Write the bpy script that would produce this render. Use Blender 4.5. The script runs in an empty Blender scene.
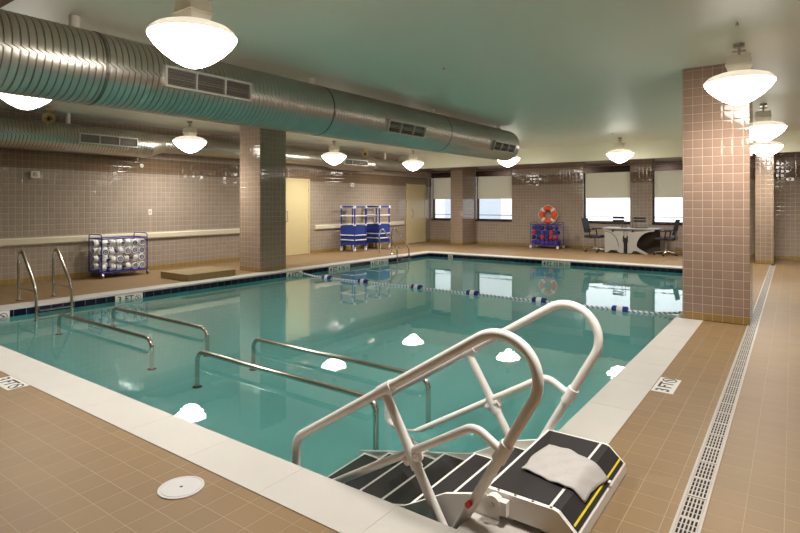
import bpy, bmesh, math, random
from mathutils import Vector, Matrix
random.seed(7)
PI = math.pi
SC = bpy.context.scene
COL = SC.collection

# ------------------------------------------------------------------ helpers
def lin(r, g, b):
    f = lambda c: (c/255)/12.92 if c <= 10 else (((c/255)+.055)/1.055)**2.4
    return (f(r), f(g), f(b), 1)

def new_mat(name):
    m = bpy.data.materials.new(name); m.use_nodes = True
    return m, m.node_tree, m.node_tree.nodes, m.node_tree.links, m.node_tree.nodes['Principled BSDF']

def mat(name, rgb, rough=.5, metal=0., noise=0., nscale=8., spec=.5, coat=0., bump=0., bscale=60.):
    m, nt, N, L, b = new_mat(name)
    c = lin(*rgb)
    b.inputs['Base Color'].default_value = c
    b.inputs['Roughness'].default_value = rough
    b.inputs['Metallic'].default_value = metal
    b.inputs['Specular IOR Level'].default_value = spec
    b.inputs['Coat Weight'].default_value = coat
    tc = N.new('ShaderNodeTexCoord')
    if noise:
        n = N.new('ShaderNodeTexNoise'); n.inputs['Scale'].default_value = nscale; n.inputs['Detail'].default_value = 5
        L.new(tc.outputs['Object'], n.inputs['Vector'])
        mx = N.new('ShaderNodeMix'); mx.data_type = 'RGBA'
        mx.inputs['A'].default_value = tuple(x*(1-noise) for x in c[:3]) + (1,)
        mx.inputs['B'].default_value = tuple(min(1, x*(1+noise)) for x in c[:3]) + (1,)
        L.new(n.outputs['Fac'], mx.inputs['Factor']); L.new(mx.outputs['Result'], b.inputs['Base Color'])
    if bump:
        n = N.new('ShaderNodeTexNoise'); n.inputs['Scale'].default_value = bscale; n.inputs['Detail'].default_value = 3
        L.new(tc.outputs['Object'], n.inputs['Vector'])
        bp = N.new('ShaderNodeBump'); bp.inputs['Strength'].default_value = bump; bp.inputs['Distance'].default_value = .01
        L.new(n.outputs['Fac'], bp.inputs['Height']); L.new(bp.outputs['Normal'], b.inputs['Normal'])
    return m

def tile_mat(name, rgb, grout, size, rough=.15, floor=False, band=None, base=None, vary=.06, tilt=.02, phase=(0, 0), mortar=.003, spec=.5, bumpd=.0012, pillow=0):
    """Square glazed tiles. Walls: u = x+y, v = z. Floors: u = x, v = y. band / base: rows of other coloured tiles."""
    m, nt, N, L, b = new_mat(name)
    geo = N.new('ShaderNodeNewGeometry'); sep = N.new('ShaderNodeSeparateXYZ')
    L.new(geo.outputs['Position'], sep.inputs[0])
    def math_(op, a, bb=None):
        n = N.new('ShaderNodeMath'); n.operation = op
        for i, v in enumerate((a, bb)):
            if v is None: continue
            if isinstance(v, (int, float)): n.inputs[i].default_value = v
            else: L.new(v, n.inputs[i])
        return n.outputs[0]
    X, Y, Z = sep.outputs
    u, v = (X, Y) if floor else (math_('ADD', X, Y), Z)
    u = math_('ADD', u, 100*size + phase[0]); v = math_('ADD', v, 100*size + phase[1])
    cmb = N.new('ShaderNodeCombineXYZ'); L.new(u, cmb.inputs[0]); L.new(v, cmb.inputs[1])
    br = N.new('ShaderNodeTexBrick'); br.offset = 0; br.squash = 1
    br.inputs['Scale'].default_value = 1; br.inputs['Brick Width'].default_value = size; br.inputs['Row Height'].default_value = size
    br.inputs['Mortar Size'].default_value = mortar; br.inputs['Mortar Smooth'].default_value = .3
    c = lin(*rgb)
    br.inputs['Color1'].default_value = tuple(x*(1-vary) for x in c[:3])+(1,)
    br.inputs['Color2'].default_value = tuple(x*(1+vary) for x in c[:3])+(1,)
    br.inputs['Mortar'].default_value = lin(*grout)
    L.new(cmb.outputs[0], br.inputs['Vector'])
    col = br.outputs['Color']
    def over(col, mask, rgb2):
        mx = N.new('ShaderNodeMix'); mx.data_type = 'RGBA'; mx.blend_type = 'MULTIPLY'
        mx.inputs['B'].default_value = tuple(min(4., a/bb) for a, bb in zip(lin(*rgb2)[:3], c[:3]))+(1,)
        L.new(mask, mx.inputs['Factor']); L.new(col, mx.inputs['A'])
        mx.clamp_factor = True
        return mx.outputs['Result']
    if band:
        lo, hi, rgb2 = band
        mk = math_('MULTIPLY', math_('GREATER_THAN', Z, lo), math_('LESS_THAN', Z, hi)); col = over(col, mk, rgb2)
    if base:
        hi, rgb2 = base
        col = over(col, math_('LESS_THAN', Z, hi), rgb2)
    L.new(col, b.inputs['Base Color'])
    b.inputs['Roughness'].default_value = rough
    b.inputs['Specular IOR Level'].default_value = spec
    # every tile sits at its own tiny angle; grout is recessed
    sn = N.new('ShaderNodeVectorMath'); sn.operation = 'DIVIDE'; sn.inputs[1].default_value = (size, size, 1)
    L.new(cmb.outputs[0], sn.inputs[0])
    fl = N.new('ShaderNodeVectorMath'); fl.operation = 'FLOOR'; L.new(sn.outputs[0], fl.inputs[0])
    wn = N.new('ShaderNodeTexWhiteNoise'); wn.noise_dimensions = '3D'; L.new(fl.outputs[0], wn.inputs['Vector'])
    sb = N.new('ShaderNodeVectorMath'); sb.operation = 'SUBTRACT'; sb.inputs[1].default_value = (.5, .5, .5); L.new(wn.outputs['Color'], sb.inputs[0])
    sc = N.new('ShaderNodeVectorMath'); sc.operation = 'SCALE'; sc.inputs['Scale'].default_value = tilt; L.new(sb.outputs[0], sc.inputs[0])
    bp = N.new('ShaderNodeBump'); bp.invert = True; bp.inputs['Strength'].default_value = 1; bp.inputs['Distance'].default_value = bumpd
    L.new(br.outputs['Fac'], bp.inputs['Height'])
    if pillow:
        b2 = N.new('ShaderNodeTexBrick'); b2.offset = 0; b2.squash = 1
        b2.inputs['Scale'].default_value = 1; b2.inputs['Brick Width'].default_value = size; b2.inputs['Row Height'].default_value = size
        b2.inputs['Mortar Size'].default_value = .02; b2.inputs['Mortar Smooth'].default_value = 1
        L.new(cmb.outputs[0], b2.inputs['Vector'])
        bq = N.new('ShaderNodeBump'); bq.invert = True; bq.inputs['Strength'].default_value = 1; bq.inputs['Distance'].default_value = pillow
        L.new(b2.outputs['Fac'], bq.inputs['Height']); L.new(bp.outputs['Normal'], bq.inputs['Normal']); bp = bq
    ad = N.new('ShaderNodeVectorMath'); ad.operation = 'ADD'; L.new(bp.outputs['Normal'], ad.inputs[0]); L.new(sc.outputs[0], ad.inputs[1])
    nm = N.new('ShaderNodeVectorMath'); nm.operation = 'NORMALIZE'; L.new(ad.outputs[0], nm.inputs[0])
    L.new(nm.outputs[0], b.inputs['Normal'])
    return m

def obj(name, bm, m, parent=None, smooth=False):
    me = bpy.data.meshes.new(name)
    bmesh.ops.recalc_face_normals(bm, faces=bm.faces[:])
    bm.to_mesh(me); bm.free()
    o = bpy.data.objects.new(name, me); COL.objects.link(o)
    for mm in (m if isinstance(m, (list, tuple)) else [m]): me.materials.append(mm)
    if smooth:
        for p in me.polygons: p.use_smooth = True
        try: me.set_sharp_from_angle(angle=math.radians(40))
        except Exception: pass
    if parent is not None: o.parent = parent
    return o

def thing(name, label, cat, loc=(0, 0, 0), group=None, rz=0):
    o = bpy.data.objects.new(name, None); COL.objects.link(o)
    o.empty_display_size = .1
    o.location = loc; o.rotation_euler = (0, 0, rz)
    return tag(o, label, cat, group)

def tag(o, label=None, cat=None, group=None, kind=None):
    if label: o['label'] = label
    if cat: o['category'] = cat
    if group: o['group'] = group
    if kind: o['kind'] = kind
    return o

def struct(name, bm, m, label=None, smooth=False):
    return tag(obj(name, bm, m, None, smooth), label, None, None, 'structure')

def dup(root, loc, rz=None, label=None, group=None):
    r = root.copy(); COL.objects.link(r); r.location = loc
    if rz is not None: r.rotation_euler = (0, 0, rz) if isinstance(rz, (int, float)) else rz
    if label: r['label'] = label
    if group: r['group'] = group
    for ch in list(root.children):
        c = ch.copy(); COL.objects.link(c); c.parent = r
        for g in list(ch.children):
            d = g.copy(); COL.objects.link(d); d.parent = c
    return r

def box(bm, x0, x1, y0, y1, z0, z1, mi=0, bev=0):
    vs = [bm.verts.new(p) for p in ((x0,y0,z0),(x1,y0,z0),(x1,y1,z0),(x0,y1,z0),(x0,y0,z1),(x1,y0,z1),(x1,y1,z1),(x0,y1,z1))]
    fs = [bm.faces.new([vs[i] for i in q]) for q in ((3,2,1,0),(4,5,6,7),(0,1,5,4),(1,2,6,5),(2,3,7,6),(3,0,4,7))]
    for f in fs: f.material_index = mi
    if bev:
        es = list({e for f in fs for e in f.edges})
        r = bmesh.ops.bevel(bm, geom=es, offset=bev, segments=2, affect='EDGES', profile=.5)
        for f in r['faces']: f.material_index = mi
    return bm

def nbm(): return bmesh.new()
def bx(*a, **k): return box(nbm(), *a, **k)

def prism(bm, pts, axis, a, b, mi=0):
    """polygon pts (two coordinates) extruded along axis ('x','y','z') from a to b"""
    def mk(p, q):
        return {'x': (q, p[0], p[1]), 'y': (p[0], q, p[1]), 'z': (p[0], p[1], q)}[axis]
    v0 = [bm.verts.new(mk(p, a)) for p in pts]; v1 = [bm.verts.new(mk(p, b)) for p in pts]
    n = len(pts)
    fs = [bm.faces.new(v0[::-1]), bm.faces.new(v1)]
    for i in range(n): fs.append(bm.faces.new((v0[i], v0[(i+1) % n], v1[(i+1) % n], v1[i])))
    for f in fs: f.material_index = mi
    return bm

def fillet(pts, rads, n=8):
    pts = [Vector(p) for p in pts]
    if isinstance(rads, (int, float)): rads = [rads]*len(pts)
    out = [pts[0]]
    for i in range(1, len(pts)-1):
        a, p, c = pts[i-1], pts[i], pts[i+1]
        d1 = (a-p).normalized(); d2 = (c-p).normalized()
        ang = d1.angle(d2); r = rads[i]
        if r <= 0 or ang > PI-.02: out.append(p); continue
        t = r/math.tan(ang/2); t = min(t, .49*(a-p).length if i > 1 else .98*(a-p).length, .98*(c-p).length)
        r = t*math.tan(ang/2)
        cen = p + (d1+d2).normalized()*(r/math.sin(ang/2))
        s = p+d1*t-cen; e = p+d2*t-cen
        tot = s.angle(e); ax = s.cross(e).normalized()
        for k in range(n+1): out.append(cen + Matrix.Rotation(tot*k/n, 3, ax) @ s)
    out.append(pts[-1])
    return out

def tube(bm, path, r, seg=12, mi=0, closed=False):
    path = [Vector(p) for p in path]
    q = [path[0]]
    for p in path[1:]:
        if (p-q[-1]).length > 1e-5: q.append(p)
    path = q; n = len(path)
    rings = []; nrm = None
    for i in range(n):
        if closed: t = (path[(i+1) % n]-path[i-1]).normalized()
        else: t = (path[min(i+1, n-1)]-path[max(i-1, 0)]).normalized()
        if nrm is None:
            nrm = t.orthogonal().normalized()
        else:
            nrm = (nrm - t*nrm.dot(t))
            nrm = nrm.normalized() if nrm.length > 1e-6 else t.orthogonal().normalized()
        bi = t.cross(nrm)
        rings.append([bm.verts.new(path[i] + (nrm*math.cos(2*PI*k/seg)+bi*math.sin(2*PI*k/seg))*r) for k in range(seg)])
    m = n if closed else n-1
    for i in range(m):
        A, B = rings[i], rings[(i+1) % n]
        for k in range(seg):
            f = bm.faces.new((A[k], A[(k+1) % seg], B[(k+1) % seg], B[k])); f.material_index = mi; f.smooth = True
    if not closed:
        bm.faces.new(rings[0][::-1]).material_index = mi; bm.faces.new(rings[-1]).material_index = mi
    return bm

def lathe(bm, prof, seg=24, center=(0, 0, 0), axis='z', mi=0, a0=0):
    """profile of (radius, height); radius 0 closes with a point"""
    c = Vector(center); rings = []
    for r, h in prof:
        def P(a):
            if axis == 'z': return c+Vector((r*math.cos(a), r*math.sin(a), h))
            if axis == 'y': return c+Vector((r*math.cos(a), h, r*math.sin(a)))
            return c+Vector((h, r*math.cos(a), r*math.sin(a)))
        if r < 1e-6: rings.append([bm.verts.new(P(0))])
        else: rings.append([bm.verts.new(P(a0+2*PI*k/seg)) for k in range(seg)])
    for A, B in zip(rings, rings[1:]):
        for k in range(seg):
            k2 = (k+1) % seg
            if len(A) == 1 and len(B) == 1: continue
            if len(A) == 1: f = bm.faces.new((A[0], B[k2], B[k]))
            elif len(B) == 1: f = bm.faces.new((A[k], A[k2], B[0]))
            else: f = bm.faces.new((A[k], A[k2], B[k2], B[k]))
            f.material_index = mi
    return bm

def cyl(bm, p0, p1, r, seg=12, mi=0): return tube(bm, [p0, p1], r, seg, mi)

def text_bm(body, size, M, depth=.001, bold=0.0):
    cu = bpy.data.curves.new('txt', 'FONT'); cu.body = body; cu.size = size; cu.align_x = 'CENTER'; cu.align_y = 'CENTER'
    cu.extrude = depth; cu.offset = bold; cu.resolution_u = 4
    o = bpy.data.objects.new('txt', cu); COL.objects.link(o)
    dg = bpy.context.evaluated_depsgraph_get()
    me = bpy.data.meshes.new_from_object(o.evaluated_get(dg))
    bpy.data.objects.remove(o); bpy.data.curves.remove(cu)
    bm = nbm(); bm.from_mesh(me); bpy.data.meshes.remove(me)
    bmesh.ops.transform(bm, matrix=M, verts=bm.verts[:])
    return bm

# ------------------------------------------------------------------ materials
TS = .104
M = {}
M['wall'] = tile_mat('wall_tile', (158, 142, 127), (192, 176, 158), TS, mortar=.0042, rough=.07, band=(2.04, 2.36, (120, 99, 79)), base=(.095, (150, 124, 76)), phase=(0, .009), tilt=.03, vary=.05, pillow=.0016)
M['column'] = tile_mat('column_tile', (142, 117, 101), (182, 164, 148), TS, rough=.07, base=(.095, (144, 116, 70)), phase=(.03, .009), tilt=.015, vary=.05, pillow=.0008)
M['column2'] = tile_mat('column_tile_tan', (146, 126, 108), (182, 166, 148), TS, rough=.07, base=(.095, (144, 118, 74)), phase=(.03, .009), tilt=.015, vary=.05, pillow=.0008)
M['deck'] = tile_mat('deck_tile', (135, 109, 76), (158, 138, 108), .1452, rough=.5, floor=True, phase=(.031, .092), mortar=.0022, vary=.05, tilt=.008, spec=.28, bumpd=.0006)
M['plinth'] = tile_mat('plinth_tile', (140, 119, 74), (156, 140, 104), .1452, rough=.25, phase=(.03, .02), vary=.08, spec=.4)
M['navy'] = tile_mat('waterline_tile_navy', (15, 18, 44), (104, 114, 122), .152, rough=.1, phase=(0, .016), mortar=.004, vary=.25)
M['basin'] = mat('pool_plaster', (112, 188, 184), .6, noise=.05, nscale=1.2)
M['coping'] = mat('coping_stone', (196, 190, 182), .45, noise=.06, nscale=3, bump=.1, bscale=40)
M['ceiling'] = mat('ceiling_paint', (214, 213, 198), .5, noise=.02, nscale=.7, spec=.6, bump=.03, bscale=3)
M['bulkhead'] = mat('bulkhead_paint', (212, 208, 182), .45)
M['soffit'] = mat('soffit_brown', (120, 98, 84), .25)
M['door'] = mat('door_paint', (206, 188, 142), .4, noise=.03)
M['doorframe'] = mat('door_frame_paint', (206, 184, 136), .4)
M['cream'] = mat('rail_cream', (214, 204, 180), .4, noise=.03)
M['steel'] = mat('stainless_steel', (205, 198, 186), .16, 1.)
M['brushed'] = mat('brushed_steel', (176, 172, 164), .35, 1.)
M['duct'] = mat('galvanised_duct', (192, 187, 178), .33, 1., noise=.08, nscale=3.5)
M['ductseam'] = mat('duct_seam', (104, 98, 90), .45, .9)
M['ductband'] = mat('duct_joint', (120, 114, 106), .4, 1.)
M['grille'] = mat('grille_frame', (190, 186, 176), .4, .3)
M['louver'] = mat('grille_louver', (150, 142, 132), .45, .2)
M['dark'] = mat('dark_inside', (20, 18, 18), .8)
M['white'] = mat('white_paint', (228, 222, 212), .35)
m, nt, N, L, b = new_mat('lamp_cap_acrylic')
b.inputs['Base Color'].default_value = lin(226, 218, 202); b.inputs['Roughness'].default_value = .4
tl = N.new('ShaderNodeBsdfTranslucent'); tl.inputs['Color'].default_value = (1, .95, .86, 1); mx = N.new('ShaderNodeMixShader'); mx.inputs[0].default_value = .06
L.new(b.outputs[0], mx.inputs[1]); L.new(tl.outputs[0], mx.inputs[2]); L.new(mx.outputs[0], N['Material Output'].inputs['Surface'])
M['capacrylic'] = m
M['rail'] = mat('white_powder_coat', (238, 233, 226), .35)
M['lampcap'] = mat('lamp_reflector', (226, 218, 202), .4)
M['black'] = mat('black_grip', (34, 29, 28), .75, noise=.3, nscale=180)
M['blk'] = mat('black_plastic', (24, 24, 28), .5)
M['charcoal'] = mat('chair_mesh', (34, 34, 42), .7)
M['yellow'] = mat('yellow_stripe', (232, 210, 40), .5)
M['red'] = mat('red_plastic', (214, 40, 24), .4)
M['towel'] = mat('towel_cloth', (186, 180, 175), .95, noise=.06, nscale=40, bump=.5, bscale=220)
M['grate'] = mat('drain_plastic', (176, 166, 155), .5, noise=.04)
M['lid'] = mat('lid_plastic', (200, 195, 193), .45, noise=.04)
M['marker'] = mat('marker_tile', (226, 222, 214), .3)
M['ink'] = mat('marker_black', (22, 22, 24), .5)
M['inkred'] = mat('marker_red', (150, 40, 40), .5)
M['blue'] = mat('blue_frame', (40, 44, 140), .45)
M['bluepvc'] = mat('blue_pvc', (34, 48, 150), .4)
M['bluemesh'] = mat('blue_mesh_cloth', (28, 56, 140), .8, noise=.15, nscale=30)
M['foamwhite'] = mat('white_foam', (232, 230, 226), .75)
M['foamblue'] = mat('blue_foam', (24, 40, 116), .7)
M['foamred'] = mat('red_foam', (176, 32, 44), .7)
M['foampurple'] = mat('purple_foam', (72, 48, 150), .7)
M['orange'] = mat('ring_orange', (236, 84, 34), .5)
M['rope'] = mat('white_rope', (232, 228, 220), .8)
M['desk'] = mat('desk_laminate', (160, 156, 146), .4)
M['deskgrey'] = mat('desk_worktop', (176, 178, 182), .35)
M['deskdark'] = mat('desk_recess', (62, 52, 46), .6)
M['blind'] = mat('roller_blind_cloth', (226, 220, 200), .8, noise=.03)
_nt = M['blind'].node_tree; _t = _nt.nodes.new('ShaderNodeBsdfTranslucent'); _t.inputs[0].default_value = lin(236, 230, 214)
_m = _nt.nodes.new('ShaderNodeMixShader'); _m.inputs[0].default_value = .6
_nt.links.new(_nt.nodes['Principled BSDF'].outputs[0], _m.inputs[1]); _nt.links.new(_t.outputs[0], _m.inputs[2]); _nt.links.new(_m.outputs[0], _nt.nodes['Material Output'].inputs['Surface'])
M['bronze'] = mat('bronze_metal', (70, 54, 48), .25, .6)
M['beige'] = mat('horn_beige', (196, 176, 122), .5)
M['bldg'] = mat('pale_render', (240, 240, 238), .8)
M['bldgwin'] = mat('pale_window', (190, 198, 206), .3)
M['street'] = mat('street_grey', (170, 170, 170), .8)

def stripe_mat(name, c1, c2, pitch):
    m, nt, N, L, b = new_mat(name)
    geo = N.new('ShaderNodeNewGeometry'); sep = N.new('ShaderNodeSeparateXYZ'); L.new(geo.outputs['Position'], sep.inputs[0])
    a = N.new('ShaderNodeMath'); a.operation = 'MULTIPLY_ADD'; L.new(sep.outputs[0], a.inputs[0]); a.inputs[1].default_value = 1/pitch
    z = N.new('ShaderNodeMath'); z.operation = 'MULTIPLY'; z.inputs[1].default_value = .5/pitch*2; L.new(sep.outputs[2], z.inputs[0]); L.new(z.outputs[0], a.inputs[2])
    f = N.new('ShaderNodeMath'); f.operation = 'FRACT'; L.new(a.outputs[0], f.inputs[0])
    g = N.new('ShaderNodeMath'); g.operation = 'GREATER_THAN'; g.inputs[1].default_value = .35; L.new(f.outputs[0], g.inputs[0])
    mx = N.new('ShaderNodeMix'); mx.data_type = 'RGBA'; mx.inputs['A'].default_value = lin(*c1); mx.inputs['B'].default_value = lin(*c2)
    L.new(g.outputs[0], mx.inputs['Factor']); L.new(mx.outputs['Result'], b.inputs['Base Color']); b.inputs['Roughness'].default_value = .6
    return m
M['lanerope'] = stripe_mat('twisted_rope', (110, 125, 170), (240, 240, 236), .07)

# lamp bowl: glowing acrylic that also lets the lamp inside shine through
m, nt, N, L, b = new_mat('lamp_bowl_acrylic'); N.remove(b)
out = N['Material Output']; tr = N.new('ShaderNodeBsdfTransparent'); em = N.new('ShaderNodeEmission'); mx = N.new('ShaderNodeMixShader')
em.inputs['Color'].default_value = (1, .95, .86, 1); em.inputs['Strength'].default_value = 24
mx.inputs[0].default_value = .5; L.new(tr.outputs[0], mx.inputs[1]); L.new(em.outputs[0], mx.inputs[2]); L.new(mx.outputs[0], out.inputs['Surface'])
M['bowl'] = m

# window glass
m, nt, N, L, b = new_mat('window_glass'); N.remove(b)
out = N['Material Output']; tr = N.new('ShaderNodeBsdfTransparent'); gl = N.new('ShaderNodeBsdfGlossy'); mx = N.new('ShaderNodeMixShader'); fr = N.new('ShaderNodeFresnel')
gl.inputs['Roughness'].default_value = .02; fr.inputs[0].default_value = 1.45
L.new(fr.outputs[0], mx.inputs[0]); L.new(tr.outputs[0], mx.inputs[1]); L.new(gl.outputs[0], mx.inputs[2]); L.new(mx.outputs[0], out.inputs['Surface'])
M['glass'] = m

# water: clear refracting surface with very slight ripples
m, nt, N, L, b = new_mat('pool_water'); N.remove(b)
out = N['Material Output']; g = N.new('ShaderNodeBsdfGlass'); g.inputs['IOR'].default_value = 1.33; g.inputs['Roughness'].default_value = 0
g.inputs['Color'].default_value = (1, 1, 1, 1)
tc = N.new('ShaderNodeTexCoord'); n1 = N.new('ShaderNodeTexNoise'); n1.inputs['Scale'].default_value = 5; n1.inputs['Detail'].default_value = 2
L.new(tc.outputs['Object'], n1.inputs['Vector'])
bp = N.new('ShaderNodeBump'); bp.inputs['Strength'].default_value = .25; bp.inputs['Distance'].default_value = .002
L.new(n1.outputs['Fac'], bp.inputs['Height']); L.new(bp.outputs['Normal'], g.inputs['Normal']); L.new(g.outputs[0], out.inputs['Surface'])
M['water'] = m

# ------------------------------------------------------------------ room shell
CEIL = 3.05
XL, XR, YN, YF = -11.05, 3.4, -2.6, 17.2
PX0, PX1, PY0, PY1 = -8.5, -1.17, 2.03, 13.2        # pool opening
CX0, CX1, CY0, CY1 = -8.84, -.87, 1.72, 13.6        # outer edge of the coping
bm = nbm()
TX0, TX1 = -.427, -.318                             # trench drain
def slab(bm, x0, x1, y0, y1):
    box(bm, x0, x1, y0, y1, -.12, 0)
slab(bm, XL-.2, XR+.2, YN-.2, CY0)
slab(bm, XL-.2, CX0, CY0, YF+.3); slab(bm, CX0, CX1, CY1, YF+.3); slab(bm, CX1, XR+.2, CY0, YF+.3)
struct('floor', bm, M['deck'])
# coping: four runs of pale stone with cut joints
def coping(name, x0, x1, y0, y1, ax, n):
    bm = nbm()
    for i in range(n):
        if ax == 'x':
            a = x0+(x1-x0)*i/n; b_ = x0+(x1-x0)*(i+1)/n; box(bm, a+.001, b_-.001, y0, y1, -.022, .004)
        else:
            a = y0+(y1-y0)*i/n; b_ = y0+(y1-y0)*(i+1)/n; box(bm, x0, x1, a+.001, b_-.001, -.022, .004)
    return struct(name, bm, M['coping'])
coping('trim_1', CX0, CX1, CY0, PY0, 'x', 13)
coping('trim_2', CX0, CX1, PY1, CY1, 'x', 13)
coping('trim_3', CX0, PX0, PY0, PY1, 'y', 18)
coping('trim_4', PX1, CX1, PY0, PY1, 'y', 18)
# basin
WZ = -.10; PZ = -.92
bm = nbm()
box(bm, PX0-.2, PX1+.2, PY0-.2, PY1+.2, PZ-.1, PZ)
box(bm, PX0-.2, PX0, PY0-.2, PY1+.2, PZ, -.0225); box(bm, PX1, PX1+.2, PY0-.2, PY1+.2, PZ, -.0225)
box(bm, PX0, PX1, PY0-.2, PY0, PZ, -.0225); box(bm, PX0, PX1, PY1, PY1+.2, PZ, -.0225)
basin = struct('pool_basin', bm, M['basin'])
bm = nbm(); t_ = .006
box(bm, PX0, PX0+t_, PY0, PY1, -.168, -.0225); box(bm, PX1-t_, PX1, PY0, PY1, -.168, -.0225)
box(bm, PX0+t_, PX1-t_, PY0, PY0+t_, -.168, -.0225); box(bm, PX0+t_, PX1-t_, PY1-t_, PY1, -.168, -.0225)
navy = struct('trim_5', bm, M['navy'])
bm = nbm()
bm.faces.new([bm.verts.new(p) for p in ((PX0, PY0, 0), (PX1, PY0, 0), (PX1, PY1, 0), (PX0, PY1, 0))])
water = obj('pool_water', bm, M['water'])
water.location = (0, 0, WZ)
tag(water, 'still teal water filling the indoor pool', 'water', None, 'stuff')

# walls
struct('wall_left', bx(XL-.2, XL, YN-.2, YF+.3, 0, CEIL), M['wall'])
struct('wall_right', bx(XR, XR+.2, YN-.2, YF+.3, 0, CEIL), M['wall'])
struct('wall_near', bx(XL, XR, YN-.2, YN, 0, CEIL), M['wall'])
WINS = [(-11.0, -9.35), (-9.13, -7.75), (-5.35, -3.95), (-3.34, -1.9)]
SILL, HEAD = .84, 2.56
bm = nbm(); xs = XL
for a, b_ in WINS:
    box(bm, xs, a, YF, YF+.3, 0, 2.7); box(bm, a, b_, YF, YF+.3, 0, SILL-.04); box(bm, a, b_, YF, YF+.3, HEAD, 2.7); xs = b_
box(bm, xs, -.39, YF, YF+.3, 0, 2.7)
box(bm, -.39, XR, 16.8, YF+.3, 0, 2.7)
struct('wall_far', bm, M['wall'])
struct('ceiling', bx(XL-.2, XR+.2, YN-.2, YF+.3, CEIL, CEIL+.15), M['ceiling'])
bm = bx(XL, XR, 15.2, YF+.3, 2.585, CEIL)
struct('trim_6', bm, M['bulkhead'])
bm = bx(XL, XR, 15.21, YF, 2.578, 2.5845); struct('trim_7', bm, M['soffit'])
bm = bx(XL, XR, YN, 1.28, 2.62, CEIL); struct('trim_8', bm, M['soffit'])
# columns
def column(name, x0, x1, y0, y1, z1=CEIL, m='column2'):
    return struct(name, bx(x0, x1, y0, y1, 0.004, z1, bev=.006), M[m])
column('tiled_column', -1.095, -.40, 7.40, 7.95, CEIL, 'column')
column('tiled_column', -9.5, -8.842, 7.33, 8.03)
column('tiled_column', -9.63, -9.16, 16.3, YF, 2.58)
column('tiled_column', -.72, -.36, 15.25, 15.75, 2.58)
# plinth on the left deck
struct('tiled_plinth', bx(-9.72, -8.83, 5.68, 6.72, .0, .125, bev=.008), M['plinth'])

# windows, blinds
for i, (a, b_) in enumerate(WINS):
    fb = nbm(); f = .035; y0, y1 = YF+.16, YF+.22
    box(fb, a, a+f, y0, y1, SILL, HEAD); box(fb, b_-f, b_, y0, y1, SILL, HEAD)
    box(fb, a+f, b_-f, y0, y1, SILL, SILL+f); box(fb, a+f, b_-f, y0, y1, HEAD-f, HEAD)
    box(fb, a+f, b_-f, y0+.01, y1-.01, 1.0, 1.02)
    w = struct('window_%d' % (i+1), fb, M['bronze'])
    obj('pane', bx(a+f, b_-f, y0+.025, y0+.031, SILL+f, HEAD-f), M['glass'], w)
    obj('sill', bx(a-.0, b_+.0, YF-.03, YF+.16, SILL-.04, SILL), M['bronze'], w)
    names = ['beside the yellow door', 'right of the slim far column', 'behind the desk', 'cut by the near right column']
    t = thing('roller_blind', 'beige roller blind half lowered over the window '+names[i], 'blind', ((a+b_)/2, YF+.03, HEAD), 'roller blinds along the far wall')
    hw = (b_-a)/2
    obj('cassette', bx(-hw+.002, hw-.002, -.028, .07, -.19, -.003, bev=.004), M['bronze'], t)
    obj('blind_cloth', bx(-hw+.055, hw-.006, .035, .039, -.95, -.185), M['blind'], t)
    obj('bottom_bar', bx(-hw+.055, hw-.006, .03, .044, -.975, -.95), M['blind'], t)
# outside
ob = nbm(); box(ob, -40, 30, YF+.4, 60, -1.2, -1.0); struct('street', ob, M['street'])
bm = bx(-24, -10.6, 24, 30, -1, 4.5); nb_ = struct('neighbour_building', bm, M['bldg'])
wb = nbm()
for k in range(6): box(wb, -22.5+k*2, -21.4+k*2, 23.97, 23.999, .6, 1.9)
obj('window_row', wb, M['bldgwin'], nb_)

# doors in the left wall
def door(n, y0, y1, zt, hy):
    fr = nbm(); f = .05
    box(fr, XL, XL+.03, y0, y0+f, 0, zt); box(fr, XL, XL+.03, y1-f, y1, 0, zt); box(fr, XL, XL+.03, y0+f, y1-f, zt-f, zt)
    d = struct('door_%d' % n, fr, M['doorframe'])
    obj('door_leaf', bx(XL+.001, XL+.02, y0+f, y1-f, .01, zt-f), M['door'], d)
    hb = nbm(); tube(hb, fillet([(XL+.02, hy, .93), (XL+.08, hy, .93), (XL+.08, hy, 1.2), (XL+.02, hy, 1.2)], .03, 5), .011, 8)
    obj('pull_handle', hb, M['brushed'], d, True)
    for z in (.35, 1.05, 1.8):
        h = nbm(); cyl(h, (XL+.026, y1-f+.004, z-.05), (XL+.026, y1-f+.004, z+.05), .009, 8); obj('hinge', h, M['brushed'], d)
door(1, 9.88, 10.9, 2.10, 10.02)
door(2, 15.65, 16.85, 2.11, 15.95)

# bumper rail along the left wall
def bumper(name, y0, y1):
    bm = nbm(); prism(bm, [(XL, .665), (XL+.03, .665), (XL+.055, .69), (XL+.055, .775), (XL+.03, .80), (XL, .80)], 'y', y0, y1)
    struct(name, bm, M['cream'])
bumper('trim_9', YN, 9.72); bumper('trim_10', 11.1, 15.45)

# small fittings on the left wall
def wall_fit(name, y, z, label, cat, build):
    t = thing(name, label, cat, (XL, y, z)); build(t); return t
def strobe(t):
    obj('housing', bx(0.0005, .07, -.075, .075, -.07, .06, bev=.008), M['white'], t)
    b_ = nbm(); lathe(b_, [(.0, .085), (.03, .082), (.04, .0705)], 14, axis='x'); obj('lens', b_, M['grille'], t, True)
wall_fit('alarm_strobe', 4.05, 1.93, 'white alarm strobe box on left wall under the dark tile band, above the pool ladder', 'alarm', strobe)
wall_fit('alarm_strobe', 12.69, 1.99, 'white alarm strobe box on left wall above the blue pool carts', 'alarm', strobe)
def sensor(t):
    b_ = nbm(); lathe(b_, [(.0, .03), (.035, .03), (.045, .02), (.045, .0005), (0, .0005)], 16, axis='x'); obj('body', b_, M['white'], t, True)
    b_ = nbm(); lathe(b_, [(.0, .036), (.016, .034), (.018, .0305)], 12, axis='x'); obj('button', b_, M['grille'], t, True)
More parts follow.
